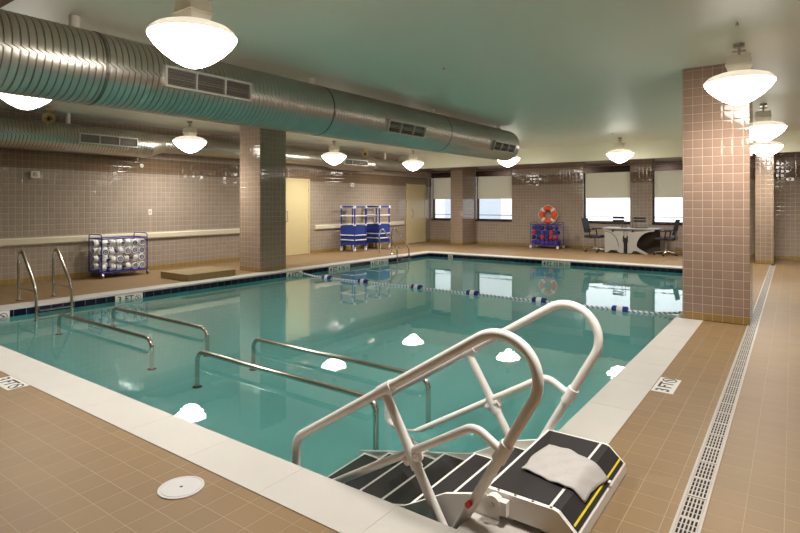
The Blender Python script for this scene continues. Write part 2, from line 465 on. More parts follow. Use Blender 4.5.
wall_fit('wall_sensor', 6.03, 2.2, 'small round white sensor on left wall tile band below the slim duct', 'sensor', sensor)
def switch(t):
    obj('plate', bx(.0005, .012, -.04, .04, -.06, .06, bev=.003), M['white'], t)
    obj('toggle', bx(.012, .022, -.012, .012, -.022, .022), M['grille'], t)
    obj('conduit', bx(.0005, .006, -.004, .004, -.42, -.0605), M['cream'], t)
wall_fit('wall_switch', 6.22, 1.23, 'white switch plate on left wall above the cream rail near the dumbbell cart', 'switch', switch)
def outlet(t):
    obj('plate', bx(-.04, .04, -.012, -.0005, -.06, .06, bev=.003), M['bronze'], t)
t = thing('wall_outlet', 'small dark outlet plate low on far wall beside the right office chair', 'outlet', (-2.71, YF, .43)); outlet(t)
obj('socket', bx(-.015, .015, -.016, -.012, -.03, .03), M['blk'], t)
# horn loudspeakers above the slim duct
def horn(t):
    b_ = nbm(); box(b_, -.05, .05, -.05, .05, .14, .19); cyl(b_, (0, 0, .0), (0, 0, .15), .015, 10); obj('bracket', b_, M['beige'], t)
    b_ = nbm(); lathe(b_, [(.03, -.12), (.04, -.02), (.06, .05), (.092, .10), (.098, .11), (.085, .105), (.06, .06), (.03, .0), (0, -.01)], 18, axis='x'); obj('horn', b_, M['beige'], t, True)
    b_ = nbm(); lathe(b_, [(0, .06), (.025, .05), (.03, .02), (.03, -.02)], 12, axis='x'); obj('driver', b_, M['bronze'], t, True)
t = thing('horn_speaker', 'beige horn loudspeaker above the slim duct near the photo left edge', 'speaker', (-10.2, 3.97, 2.84), None, -.5); horn(t)
t = thing('horn_speaker', 'beige horn loudspeaker above the slim duct over the blue pool carts', 'speaker', (-10.2, 12.35, 2.87), None, -.9); horn(t)

# ------------------------------------------------------------------ ducts
def duct_mesh(p0, p1, r0, r1, pitch=.10, seg=56, bead=.007):
    """spiral-wound pipe as a row of raised seams along p0-p1"""
    p0, p1 = Vector(p0), Vector(p1); d = p1-p0; Ln = d.length; d.normalize()
    side = d.cross(Vector((0, 0, 1))).normalized(); up = side.cross(d)
    bm = nbm(); rings = []
    prof = []
    n = int(Ln/pitch); rr = random.Random(3)
    for i in range(n):
        s = i*Ln/n; w = Ln/n
        prof += [(s, rr.uniform(-.07, .07)), (s+w*.40, .22), (s+w*.78, rr.uniform(-.07, .07)), (s+w*.80, .8), (s+w*.84, .8), (s+w*.86, -.6), (s+w*.97, -.6)]
    prof.append((Ln, 0))
    for s, k in prof:
        r = r0+(r1-r0)*s/Ln+bead*k
        # seams lean like a helix: shift each ring along the axis with angle
        rings.append([bm.verts.new(p0+d*min(Ln, max(0, s+ (pitch*(j/seg-.5) if 0 < s < Ln else 0)))+side*(r*math.cos(2*PI*j/seg))+up*(r*math.sin(2*PI*j/seg))) for j in range(seg)])
    for q, (A, B) in enumerate(zip(rings, rings[1:])):
        for j in range(seg): bm.faces.new((A[j], A[(j+1) % seg], B[(j+1) % seg], B[j])).material_index = 1 if q % 7 in (4, 5) else 0
    bm.faces.new(rings[0]); bm.faces.new(rings[-1])
    return bm
def ring_band(p, d, r, w=.03, t=.012):
    d = Vector(d).normalized(); side = d.cross(Vector((0, 0, 1))).normalized(); up = side.cross(d); p = Vector(p)
    bm = nbm(); R = []
    for s, rr in ((-w/2, r-.004), (-w/2, r+t), (w/2, r+t), (w/2, r-.004)):
        R.append([bm.verts.new(p+d*s+side*rr*math.cos(2*PI*j/48)+up*rr*math.sin(2*PI*j/48)) for j in range(48)])
    for i in range(4):
        A, B = R[i], R[(i+1) % 4]
        for j in range(48): bm.faces.new((A[j], A[(j+1) % 48], B[(j+1) % 48], B[j]))
    return bm
def grille(parent, c, d, r, elev, length, height, cells, sgn=1):
    """supply grille on the duct side: frame with bars + louvers, tilted by elev from the horizontal outward normal (+x)"""
    d = Vector(d).normalized()
    out = Matrix.Rotation(elev, 3, d) @ (Vector((0, 0, 1)).cross(-d)).normalized()
    if out.x < 0: out = -out
    upv = d.cross(out).normalized()
    if upv.z < 0: upv = -upv
    o = Vector(c)+out*(r-.035)
    Mx = Matrix((( d.x, upv.x, out.x, o.x), (d.y, upv.y, out.y, o.y), (d.z, upv.z, out.z, o.z), (0, 0, 0, 1)))
    L2, H2 = length/2, height/2; f = .022
    b_ = nbm()
    box(b_, -L2, L2, -H2, -H2+f, 0, .06); box(b_, -L2, L2, H2-f, H2, 0, .06)
    box(b_, -L2, -L2+f, -H2+f, H2-f, 0, .06); box(b_, L2-f, L2, -H2+f, H2-f, 0, .06)
    for k in range(1, cells):
        x = -L2+length*k/cells; box(b_, x-.009, x+.009, -H2+f, H2-f, 0, .058)
    bmesh.ops.transform(b_, matrix=Mx, verts=b_.verts[:]); g = obj('grille', b_, M['grille'], parent)
    b_ = bx(-L2+.005, L2-.005, -H2+.005, H2-.005, -.03, .022); bmesh.ops.transform(b_, matrix=Mx, verts=b_.verts[:]); obj('grille_back', b_, M['dark'], g)
    b_ = nbm(); n = 7
    for k in range(n):
        y = -H2+f+(height-2*f)*(k+.5)/n
        prism(b_, [(y-.008, .03), (y-.005, .03), (y+.007, .052), (y+.004, .052)], 'x', -L2+f, L2-f)
    bmesh.ops.transform(b_, matrix=Mx, verts=b_.verts[:]); obj('louvers', b_, M['louver'], g)

D0, D1 = Vector((-5.12, 1.6, 2.615)), Vector((-5.08, 10.95, 2.665))
def dpt(y): return D0+(D1-D0)*((y-D0.y)/(D1.y-D0.y))
R0, R1 = .325, .325
def drad(y): return R0+(R1-R0)*((y-D0.y)/(D1.y-D0.y))
t = thing('spiral_duct', 'large galvanised spiral air duct crossing above the pool under the ceiling', 'duct', (0, 0, 0))
obj('duct_pipe', duct_mesh(dpt(-2.5), D1, drad(-2.5), R1, .056, 60, .004), [M['duct'], M['ductseam']], t, True)
dd = D1-D0
for y in (2.32, 5.17, 8.12): obj('joint_band', ring_band(dpt(y), dd, drad(y), .022, .005), M['ductband'], t)
for y, ln, el in ((3.33, 1.0, 3), (6.78, .98, 17), (10.2, .98, 18)): grille(t, dpt(y), dd, drad(y)+.012, math.radians(el), ln, .20, 3)
for y in (2.19, 5.09, 8.0, 10.6):
    p = dpt(y); b_ = nbm(); cyl(b_, (p.x, p.y, p.z+.3), (p.x, p.y, CEIL-.0005), .045, 14); obj('hanger', b_, M['white'], t, True)
for o in t.children:
    pass

t = thing('spiral_duct', 'slim spiral air duct running along the left wall above the tile band', 'duct', (0, 0, 0))
XA = -10.66
def sd(y0, y1, r, z=2.60): obj('duct_pipe', duct_mesh((XA, y0, z), (XA, y1, z), r, r, .056, 36, .003), [M['duct'], M['ductseam']], t, True)
def taper(y0, y1, r0, r1, z0=2.60, z1=2.655):
    b_ = nbm(); pr = []
    A = [b_.verts.new((XA+r0*math.cos(2*PI*j/40), y0, z0+r0*math.sin(2*PI*j/40))) for j in range(40)]
    B = [b_.verts.new((XA+r1*math.cos(2*PI*j/40), y1, z1+r1*math.sin(2*PI*j/40))) for j in range(40)]
    for j in range(40): b_.faces.new((A[j], A[(j+1) % 40], B[(j+1) % 40], B[j]))
    obj('reducer', b_, M['duct'], t, True)
sd(-2.5, 5.95, .26); taper(5.95, 6.25, .26, .19)
sd(6.25, 11.2, .19, 2.655); taper(11.2, 11.45, .19, .235, 2.655, 2.63)
sd(11.45, 13.1, .235, 2.63); taper(13.1, 13.35, .235, .17, 2.63, 2.665); sd(13.35, 15.19, .17, 2.665)
grille(t, (XA, 5.06, 2.60), (0, 1, 0), .265, math.radians(2), 1.08, .185, 3)
grille(t, (XA, 12.2, 2.63), (0, 1, 0), .24, math.radians(2), 1.05, .17, 3)
for y, z in ((4.45, 2.84), (9.3, 2.83), (13.9, 2.82)):
    b_ = nbm(); cyl(b_, (XA, y, z), (XA, y, CEIL-.0005), .04, 12); obj('hanger', b_, M['white'], t, True)

# ------------------------------------------------------------------ lamps
LAMPW = 370
def make_lamp(loc, label):
    t = thing('pendant_lamp', label, 'lamp', loc, 'high-bay pendant lamps')
    b_ = nbm(); lathe(b_, [(.305, .236), (.316, .231), (.312, .216), (.280, .168), (.220, .108), (.150, .055), (.082, .018), (.035, .003), (0, 0)], 40); obj('lamp_bowl', b_, M['bowl'], t, True)
    b_ = nbm(); lathe(b_, [(.318, .233), (.320, .244), (.305, .262), (.27, .292), (.20, .318), (.10, .33), (0, .331)], 40); obj('reflector_cap', b_, M['capacrylic'], t, True)
    b_ = nbm()
    A = [(.085, .329), (.105, .39), (.105, .43), (.10, .50)]
    for (r0, z0), (r1, z1) in zip(A, A[1:]):
        v0 = [b_.verts.new((sx*r0*1.05, sy*r0*.85, z0)) for sx, sy in ((-1, -1), (1, -1), (1, 1), (-1, 1))]; v1 = [b_.verts.new((sx*r1*1.05, sy*r1*.85, z1)) for sx, sy in ((-1, -1), (1, -1), (1, 1), (-1, 1))]
        for k in range(4): b_.faces.new((v0[k], v0[(k+1) % 4], v1[(k+1) % 4], v1[k]))
        if z1 == .50: b_.faces.new(v1)
    box(b_, -.118, .118, -.096, .096, .405, .415)
    obj('ballast_box', b_, M['lampcap'], t)
    b_ = nbm(); cyl(b_, (0, 0, .50), (0, 0, .59), .014, 10); cyl(b_, (0, 0, .59), (0, 0, .6295), .05, 16); box(b_, -.06, .06, -.012, .012, .545, .56); obj('hanging_hook', b_, M['brushed'], t, True)
    ld = bpy.data.lights.new('lamp_light', 'SPOT'); ld.spot_size = math.radians(174); ld.spot_blend = 1; ld.energy = LAMPW; ld.color = (1, .97, .92); ld.shadow_soft_size = .12
    lo = bpy.data.objects.new('lamp_light', ld); COL.objects.link(lo); lo.parent = t; lo.location = (0, 0, .125)
    return t
lamp0 = make_lamp((-3.645, 2.389, 2.42), 'large pendant lamp at top centre-left, nearest in front of the big duct')
ZT = 2.42
for x, y, lb in ((-6.715, 2.375, 'pendant lamp half hidden below the big duct at the photo left edge'),
                 (-9.77, 6.335, 'pendant lamp in front of the left wall, left of the left tiled column'),
                 (-9.72, 10.49, 'pendant lamp in front of the slim duct, between left column and blue carts'),
                 (-9.45, 13.75, 'pendant lamp near the far left corner above the second door'),
                 (-6.36, 13.87, 'pendant lamp peeking out below the far end of the big duct'),
                 (-3.487, 14.15, 'pendant lamp hanging by the far bulkhead above the desk window'),
                 (-.451, 6.58, 'large pendant lamp in front of the near right tiled column'),
                 (-.395, 10.74, 'pendant lamp just right of the near column, upper of the two behind it'),
                 (-.48, 14.19, 'pendant lamp just right of the near column, lower and farthest of the row'),
                 (-.45, 2.4, 'unseen pendant lamp added to light the near right deck corner')):  # last one is out of view, added to continue the row and light that corner
    dup(lamp0, (x, y, ZT), None, lb)
# ceiling sprinklers
b_ = nbm(); cyl(b_, (0, 0, -.05), (0, 0, -.0005), .012, 8); lathe(b_, [(0, -.06), (.03, -.058), (.03, -.052), (0, -.05)], 12); box(b_, -.02, .02, -.004, .004, -.052, -.02)
sp = obj('sprinkler_head', b_, M['brushed'], None, True); sp.scale = (.6, .6, .6); sp.location = (-.41, 5.78, CEIL)
tag(sp, 'tiny sprinkler head on the ceiling above the large right pendant lamp', 'sprinkler', 'ceiling sprinklers')
for x, y, lb in ((-3.4, 5.6, 'tiny sprinkler head on open ceiling at top centre of the photo'), (-3.4, 13.1, 'tiny sprinkler head on the ceiling near the lamp by the far bulkhead')):
    o = sp.copy(); COL.objects.link(o); o.location = (x, y, CEIL); o['label'] = lb

# ------------------------------------------------------------------ trench drain, lid, depth markers
t = thing('trench_drain', 'long slotted trench drain set in the deck beside the right columns', 'drain', (TX0, 0, 0))
W_ = TX1-TX0
b_ = nbm(); box(b_, 0, .012, 1.2, 15.2, .0005, .0045); box(b_, W_-.012, W_, 1.2, 15.2, .0005, .0045); obj('drain_frame', b_, M['grate'], t)
obj('drain_dark_plate', bx(.012, W_-.012, 1.2, 15.2, .0003, .0012), M['dark'], t)  # flat dark plate on the deck; its colour stands in for shade below the slots
gl_ = .43
def grate_bm():
    # plate with real slots: 5 columns of slots in 4 groups
    xs = [0.001]; w = W_-.026; x = .012
    b_ = nbm(); zt, zb = .0042, .0012
    x0, x1 = .013, W_-.013; n = 5; bar = .0062; slot = ((x1-x0)-bar*(n+1))/n
    for k in range(n+1):
        a = x0+k*(bar+slot); box(b_, a, a+bar, .002, gl_-.002, zb, zt)
    for k in range(n):
        a = x0+bar+k*(bar+slot)
        y = .002
        for g_ in range(2):
            box(b_, a, a+slot, y, y+.016, zb, zt); y += .016
            for q in range(4):
                y += .041; box(b_, a, a+slot, y, y+.0075, zb, zt); y += .0075
    return b_
g0 = obj('grate', grate_bm(), M['grate'], t); g0.location = (0, 1.2, 0)
for k in range(1, 32):
    g = g0.copy(); COL.objects.link(g); g.parent = t; g.location = (0, 1.2+k*gl_, 0)
# round lid
t = thing('skimmer_lid', 'round white lid set in the near brown deck beside the coping', 'lid', (-2.444, 1.537, 0))
b_ = nbm(); lathe(b_, [(.108, .0004), (.108, .005), (.098, .006), (.096, .004), (.094, .004), (.092, .0065), (0, .0065)], 48); obj('lid_plate', b_, M['lid'], t, True)
b_ = nbm(); lathe(b_, [(.008, .0066), (.008, .0072), (0, .0072)], 12); obj('lid_hole', b_, M['ink'], t)

def no_dive(parent, s, Mx, th=.001, ring='inkred'):
    b_ = nbm(); n = 24
    V = [[b_.verts.new((r*math.cos(2*PI*k/n), r*math.sin(2*PI*k/n), z)) for k in range(n)] for r, z in ((s*.5, 0), (s*.5, th), (s*.40, th), (s*.40, 0))]
    for i in range(4):
        for k in range(n): b_.faces.new((V[i][k], V[i][(k+1) % n], V[(i+1) % 4][(k+1) % n], V[(i+1) % 4][k]))
    q = bx(-s*.45, s*.45, -s*.045, s*.045, 0, th*.9); bmesh.ops.rotate(q, cent=(0, 0, 0), matrix=Matrix.Rotation(-PI/4, 3, 'Z'), verts=q.verts[:])
    me = bpy.data.meshes.new('q'); q.to_mesh(me); q.free(); b_.from_mesh(me); bpy.data.meshes.remove(me)
    bmesh.ops.transform(b_, matrix=Mx, verts=b_.verts[:])
    obj('no_diving_ring', b_, M[ring], parent)
    b_ = nbm()  # diver figure
    prism(b_, [(-.30*s, .16*s), (-.1*s, .1*s), (.1*s, -.04*s), (.22*s, -.2*s), (.28*s, -.16*s), (.18*s, .04*s), (-.04*s, .2*s), (-.28*s, .22*s)], 'z', 0, th*.8)
    bmesh.ops.transform(b_, matrix=Mx, verts=b_.verts[:]); obj('diver_figure', b_, M['ink'], parent)

def frame_mat(o, ex, ey):
    ex, ey = Vector(ex), Vector(ey); ez = ex.cross(ey); o = Vector(o)
    return Matrix(((ex.x, ey.x, ez.x, o.x), (ex.y, ey.y, ez.y, o.y), (ex.z, ey.z, ez.z, o.z), (0, 0, 0, 1)))

def marker(label, o, ex, ey, w, h, items, base='marker', tiles=1, thick=.003, ring='inkred'):
    """items: (text or None for the no-diving symbol, x, size)"""
    t = thing('depth_marker', label, 'marker', (0, 0, 0), 'pool depth markers')
    Mx = frame_mat(o, ex, ey)
    t.matrix_world = Mx
    b_ = nbm()
    for k in range(tiles):
        a = -w/2+w*k/tiles; box(b_, a+.001, a+w/tiles-.001, -h/2, h/2, 0, thick)
    obj('marker_plate', b_, M[base], t)
    for tx, x, s in items:
        if tx is None: no_dive(t, s, Matrix.Translation((x, 0, thick+.0001)), ring=ring)
        else: obj('lettering', text_bm(tx, s, Matrix.Translation((x, 0, thick+.0009)), .0005, .002), M['ink'], t)
    return t
dx = PX0+t_
def side_marker(label, y, w, items, tiles): marker(label, (dx, y, -.095), (0, 1, 0), (0, 0, 1), w, .143, items, 'marker', tiles)
side_marker('white depth tiles reading 3 FT on the left pool edge, right of the pool ladder', 4.44, .44, [('3', -.15, .13), ('FT', -.0, .13), (None, .14, .09)], 3)
side_marker('white no-diving tile on the left pool edge at the photo border', 2.75, .15, [(None, 0, .10)], 1)
side_marker('white 4 FT depth tiles on left pool edge right of the left column', 7.95, .45, [('4', -.15, .13), ('FT', -.0, .13), (None, .15, .09)], 3)
side_marker('white 4 FT 6 IN depth tiles on left pool edge before the far ladder', 9.35, .72, [('4', -.29, .13), ('FT', -.15, .13), ('6', -.0, .13), ('IN', .13, .13), (None, .28, .09)], 5)
side_marker('white depth tiles on left pool edge in front of the blue carts', 10.85, .72, [('4', -.29, .13), ('FT', -.15, .13), ('9', -.0, .13), ('IN', .13, .13), (None, .28, .09)], 5)
def far_marker(label, x, w, items, tiles): marker(label, (x, PY1-t_, -.095), (1, 0, 0), (0, 0, 1), w, .143, items, 'marker', tiles)
far_marker('white 4 FT 10 IN depth tiles on the far pool edge below the life ring', -4.77, .72, [('4', -.29, .13), ('FT', -.17, .12), ('10', -.01, .12), ('IN', .14, .12), (None, .28, .09)], 5)
far_marker('single white no-diving tile on the far pool edge below the slim far column', -7.8, .15, [(None, 0, .1)], 1)
# deck markers, read from the deck facing the water
marker('white 3 FT no-diving marker tile in the right deck beside the coping', (-.79, 4.6, .0003), (0, 1, 0), (-1, 0, 0), .385, .15, [('3', -.135, .135), ('FT', .0, .135), (None, .135, .105)], tiles=1, thick=.002, ring='ink')
marker('white 3 FT no-diving marker tile in the near deck at the photo left border', (-4.965, 1.647, .0003), (1, 0, 0), (0, 1, 0), .385, .145, [('3', -.135, .135), ('FT', .0, .135), (None, .135, .105)], tiles=1, thick=.002, ring='ink')

# ------------------------------------------------------------------ pool rails
def pool_bar(label, x0, x1, y):
    t = thing('pool_handrail', label, 'handrail', ((x0+x1)/2, y, PZ), 'steel walking bars in the shallow end')
    zt = -.022-PZ; h = (x1-x0)/2
    b_ = nbm(); tube(b_, fillet([(-h, 0, .0), (-h, 0, zt), (h, 0, zt), (h, 0, .0)], .10, 8), .0215, 14); obj('bar', b_, M['steel'], t, True)
    for s in (-1, 1):
        b_ = nbm(); lathe(b_, [(.0, .0005), (.045, .0005), (.045, .008), (.03, .014), (.022, .02)], 20, center=(s*h, 0, 0)); obj('floor_flange', b_, M['blk'], t, True)
pool_bar('steel walking bar near the left ladder, front one of the left pair', -7.68, -5.47, 3.1)
pool_bar('steel walking bar near the left ladder, rear one of the left pair', -7.55, -5.40, 3.72)
pool_bar('steel walking bar left of the white stairs, front one of the right pair', -4.66, -2.46, 3.1)
pool_bar('steel walking bar beyond the stair handrail, rear one of the right pair', -4.62, -2.42, 3.74)

# ladders
def ladder(label, y0, y1):
    t = thing('pool_ladder', label, 'ladder', (-8.84, (y0+y1)/2, 0), 'steel pool ladders on the left pool edge')
    w = (y1-y0)/2
    for s in (-1, 1):
        b_ = nbm()
        path = [(-.22, s*w, .004), (-.235, s*w, .56), (-.16, s*w, .78), (.36, s*w, .22), (.385, s*w, -.55), (.335, s*w, -.74)]
        tube(b_, fillet(path, [0, .12, .10, .18, .12, 0], 8), .0205, 12)
        r = obj('side_rail', b_, M['steel'], t, True)
        b_ = nbm(); lathe(b_, [(0, .0045), (.05, .0045), (.05, .012), (.03, .02), (.02, .028)], 18, center=(-.22, s*w, 0)); obj('base_flange', b_, M['steel'], r, True)
        b_ = nbm(); cyl(b_, (-.226, s*w, .19), (.345, s*w, .19), .012, 10); obj('cross_bar', b_, M['steel'], r, True)
    for z in (-.06, -.31, -.56):
        obj('tread', bx(.36, .46, -w+.018, w-.018, z-.02, z, bev=.004), M['steel'], t)
ladder('steel pool ladder at the left edge of the photo in front of the cream rail', 3.13, 3.585)
ladder('small distant steel pool ladder in front of the blue pool carts', 11.58, 12.12)

# lane rope
t = thing('lane_rope', 'blue and white floating lane rope stretched across the pool', 'lane rope', (0, 8.0, 0))
b_ = nbm(); n = 60; pts = []
for k in range(n+1):
    x = -8.49+(7.315)*k/n; e = min(k, n-k)/n
    z = -.088 + .055*max(0, 1-min(k, 99)/5) + .05*max(0, 1-(n-k)/3)
    pts.append((x, .012*math.sin(k*.9), z))
tube(b_, pts, .017, 8); obj('rope', b_, M['lanerope'], t, True)
for x in (-7.6, -6.66, -5.42, -4.3, -3.15, -1.97):
    f = obj('float', lathe(nbm(), [(.0, -.105), (.045, -.105), (.052, -.085), (.052, -.04)], 16, (x, 0, -.085), 'x'), M['foamblue'], t, True)
    b_ = nbm(); lathe(b_, [(.052, -.04), (.056, -.036), (.056, .036), (.052, .04)], 16, (x, 0, -.085), 'x'); obj('float_band', b_, M['foamwhite'], f, True)
    b_ = nbm(); lathe(b_, [(.052, .04), (.052, .085), (.045, .105), (0, .105)], 16, (x, 0, -.085), 'x'); obj('float_end', b_, M['foamblue'], f, True)
for x in (PX0+.006, PX1-.006):
    b_ = nbm(); s = 1 if x < -5 else -1; cyl(b_, (x, 0, -.04), (x+s*.05, 0, -.04), .02, 10); obj('anchor', b_, M['steel'], t, True)

# ------------------------------------------------------------------ pool stairs
t = thing('pool_stairs', 'white pool entry stairs with black treads and looped handrails at the near right corner', 'stairs', (-1.0, 2.55, 0))
OX, OY = -1.0, 2.55
def S(b_):
    bmesh.ops.translate(b_, vec=(-OX, -OY, 0), verts=b_.verts[:]); return b_
PT = .13
prof = [(-1.12, PT), (-.805, PT), (-.785, PT-.006), (-.705, .05), (-.70, .006), (-.72, .006), (-.80, .03), (-1.12, .03)]
b_ = nbm(); prism(b_, prof, 'y', 2.2, 2.975); obj('platform', S(b_), M['rail'], t)
b_ = nbm(); prism(b_, [(-1.105, PT+.0005), (-.832, PT+.0005), (-.832, PT+.003), (-1.105, PT+.003)], 'y', 2.222, 2.953); obj('platform_mat', S(b_), M['black'], t)
b_ = nbm(); prism(b_, [(-.818, PT+.0005), (-.803, PT+.0005), (-.7835, PT-.0055), (-.7125, .0585), (-.7105, .0605), (-.782, PT-.0025), (-.802, PT+.003), (-.818, PT+.003)], 'y', 2.222, 2.953); obj('ramp_mat', S(b_), M['black'], t)
b_ = nbm(); prism(b_, [(-.7310, .0796), (-.7245, .0738), (-.7235, .0748), (-.7300, .0806)], 'y', 2.225, 2.95); obj('yellow_stripe', S(b_), M['yellow'], t)
b_ = nbm()
for y in (2.205, 2.955):
    pass
NOS = [(-1.32, .02), (-1.54, -.085), (-1.75, -.195), (-1.97, -.32), (-2.18, -.455), (-2.39, -.595)]
TY0, TY1 = 2.215, 2.885
prev = -1.10
for i, (x, z) in enumerate(NOS):
    b_ = nbm(); box(b_, x, prev+.02, TY0, TY1, z-.03, z)
    tr_ = obj('tread', S(b_), M['rail'], t)
    b_ = bx(x+.016, prev+.0, TY0+.016, TY1-.016, z+.0005, z+.003); obj('tread_mat', S(b_), M['black'], tr_)
    prev = x
for y0, y1 in ((2.195, 2.213), (2.887, 2.905)):
    b_ = nbm()
    prism(b_, [(-1.05, .045), (-1.05, -.09), (-1.25, -.30), (-2.36, -.92+.006), (-2.44, -.92+.006), (-2.44, -.60), (-2.39, -.57), (-1.33, .035), (-1.12, .10), (-1.05, .10)], 'y', y0, y1); obj('stringer', S(b_), M['rail'], t)
# handrails
for y, yy in ((2.13, 'near'), (2.985, 'far')):
    b_ = nbm()
    path = [(-1.335, y, -.265), (-.542, y, 1.176), (-2.262, y, .088), (-2.262, y, -.085), (-1.93, y, -.42)]
    tube(b_, fillet(path, [0, .173, .10, .05, 0], 22), .0235, 16)
    r = obj('handrail', S(b_), M['rail'], t, True)
    b_ = nbm(); tube(b_, fillet([(-1.0, y, .343), (-1.135, y, .423), (-2.16, y, -.19)], [0, .085, 0], 8), .0195, 12); obj('mid_rail', S(b_), M['rail'], r, True)
    b_ = nbm(); cyl(b_, (-1.635, y, .475), (-1.2, y, -.24), .0235, 12); obj('strut', S(b_), M['rail'], r, True)
    b_ = nbm()
    def joint(b_): obj('tee_joint', S(b_), M['rail'], r, True)
    p = Vector((-1.465, y, .193)); a = Vector((.435, 0, -.715)).normalized(); cyl(b_, p-a*.05, p+a*.05, .029, 14)
    a2 = Vector((1, 0, .6)).normalized(); cyl(b_, p-a2*.045, p+a2*.045, .026, 14); joint(b_); b_ = nbm()
    q = Vector((-1.0, y, .343)); a3 = Vector((.55, 0, 1)).normalized(); cyl(b_, q-a3*.045, q+a3*.045, .031, 14); joint(b_); b_ = nbm()
    q = Vector((-1.628, y, .488)); a4 = Vector((1, 0, .633)).normalized(); cyl(b_, q-a4*.045, q+a4*.045, .031, 14)
    joint(b_)
    s = 1 if y < 2.5 else -1
    b_ = nbm(); cyl(b_, (-1.065, y+s*.0265, .085), (-1.065, y+s*.066, .085), .04, 24); box(b_, -1.09, -1.0, y+s*.03 if s > 0 else y-.066, y+.066 if s > 0 else y-.03, .05, .11); obj('pivot_ear', S(b_), M['rail'], t, True)
    b_ = nbm(); cyl(b_, (-1.065, y+s*.018, .085), (-1.065, y+s*.03, .085), .012, 10); obj('pivot_bolt', S(b_), M['brushed'], t, True)
    for dz in (-.19, -.24):
        b_ = nbm(); xx = -1.335+(dz+.265)*.55; cyl(b_, (xx, y, dz), (xx, y+s*.075, dz), .014, 10); obj('mount_bolt', S(b_), M['rail'], t, True)
    b_ = nbm(); cyl(b_, (-1.94, y, -.40), (-1.94, y+s*.075, -.40), .014, 10); obj('mount_bolt', S(b_), M['rail'], t, True)
b_ = nbm(); cyl(b_, (-1.142, 2.10, .095), (-1.142, 2.075, .095), .014, 12); obj('lock_knob', S(b_), M['red'], t, True)
for x in (-1.06, -.98, -.90, -.82):
    b_ = nbm(); lathe(b_, [(.007, PT+.0002), (.006, PT+.003), (0, PT+.0035)], 8, (x, 2.211, 0)); obj('screw', S(b_), M['brushed'], t)
# feet on the coping and deck
for x in (-1.03, -.84):
    for y in (2.26, 2.9):
        obj('foot', S(bx(x-.03, x+.03, y-.03, y+.03, .0045, .0298)), M['rail'], t)

# towel lying over platform and ramp
def plat_z(x):
    if x < -.80: return PT+.0035
    if x < -.785: return PT+.0035-.006*(x+.80)/.015
    return max(.05, PT-.003-(x+.785)*.962*.95)
cs = [Vector(c) for c in ((-1.050, 2.421), (-1.040, 2.745), (-.724, 2.695), (-.745, 2.402))]
b_ = nbm(); n = 30; G = []
for i in range(n+1):
    row = []
    for j in range(n+1):
        u, v = i/n, j/n
        p = (cs[0]*(1-u)+cs[3]*u)*(1-v)+(cs[1]*(1-u)+cs[2]*u)*v
        x = p.x+.008*math.sin(7*v+1.2)*(1 if u < .5 else .6); y = p.y+.010*math.sin(5.2*u+.7)-.012*math.sin(PI*u)*(1 if v < .5 else -1)
        z = plat_z(x)+.008+.0035*math.sin(11*u+4*v)*math.sin(6*v+2)+.002*math.sin(23*u-13*v)+.004*(u > .8)*math.sin(9*v)
        row.append(b_.verts.new((x, y, z)))
    G.append(row)
for i in range(n):
    for j in range(n): b_.faces.new((G[i][j], G[i+1][j], G[i+1][j+1], G[i][j+1]))
tw = obj('towel', b_, M['towel'], None, True)
sm = tw.modifiers.new('thick', 'SOLIDIFY'); sm.thickness = .007; sm.offset = 1
tag(tw, 'grey cloth towel spread on the black platform of the pool stairs', 'towel')
b_ = bx(-.712, -.700, 2.665, 2.690, .078, .081); obj('care_tag', b_, M['foamwhite'], tw)

# ------------------------------------------------------------------ dumbbell carts
def wire_cart(label, loc, lx, ly, h, wheelm='brushed', handles='y'):
    t = thing('wire_cart', label, 'cart', loc)
    z0 = .105; r = .011
    b_ = nbm()
    for x in (-lx/2, lx/2):
        for y in (-ly/2, ly/2): cyl(b_, (x, y, z0), (x, y, h-.06), r, 8)
    for z in (z0, h-.06):
        for x in (-lx/2, lx/2): cyl(b_, (x, -ly/2, z), (x, ly/2, z), r, 8)
        for y in (-ly/2, ly/2): cyl(b_, (-lx/2, y, z), (lx/2, y, z), r, 8)
    obj('frame', b_, M['blue'], t, True)
    for s in (-1, 1):
        b_ = nbm()
        if handles == 'y': tube(b_, fillet([(-lx/2, s*ly/2, h-.07), (-lx/2, s*ly/2, h+.02), (lx/2, s*ly/2, h+.02), (lx/2, s*ly/2, h-.07)], .05, 5), .009, 8)
        else: tube(b_, fillet([(s*lx/2, -ly/2, h-.07), (s*lx/2, -ly/2, h+.02), (s*lx/2, ly/2, h+.02), (s*lx/2, ly/2, h-.07)], .05, 5), .009, 8)
        obj('handle', b_, M['blue'], t, True)
    for ax, c in (('x', -lx/2), ('x', lx/2), ('y', -ly/2), ('y', ly/2)):
        b_ = nbm(); L_ = ly if ax == 'x' else lx; n = int(L_/.11); w = .0009
        for k in range(1, n):
            a = -L_/2+L_*k/n
            if ax == 'x': box(b_, c-w, c+w, a-w, a+w, z0, h-.06)
            else: box(b_, a-w, a+w, c-w, c+w, z0, h-.06)
        nz = int((h-.16)/.11)
        for k in range(1, nz):
            z = z0+(h-.06-z0)*k/nz
            if ax == 'x': box(b_, c-w, c+w, -L_/2, L_/2, z-w, z+w)
            else: box(b_, -L_/2, L_/2, c-w, c+w, z-w, z+w)
        obj('wire_panel', b_, M['blue'], t)
    obj('bottom_panel', bx(-lx/2, lx/2, -ly/2, ly/2, z0-.006, z0+.006), M['blue'], t)
    for x in (-lx/2, lx/2):
        for y in (-ly/2, ly/2):
            b_ = nbm(); lathe(b_, [(0, -.016), (.038, -.016), (.042, 0), (.038, .016), (0, .016)], 14, (x, y+.012, .0425), 'y'); box(b_, x-.02, x+.02, y-.01, y+.034, .075, z0-.006); box(b_, x-.008, x+.008, y-.010, y-.006, .03, .08)
            obj('caster', b_, M[wheelm], t, True)
    return t
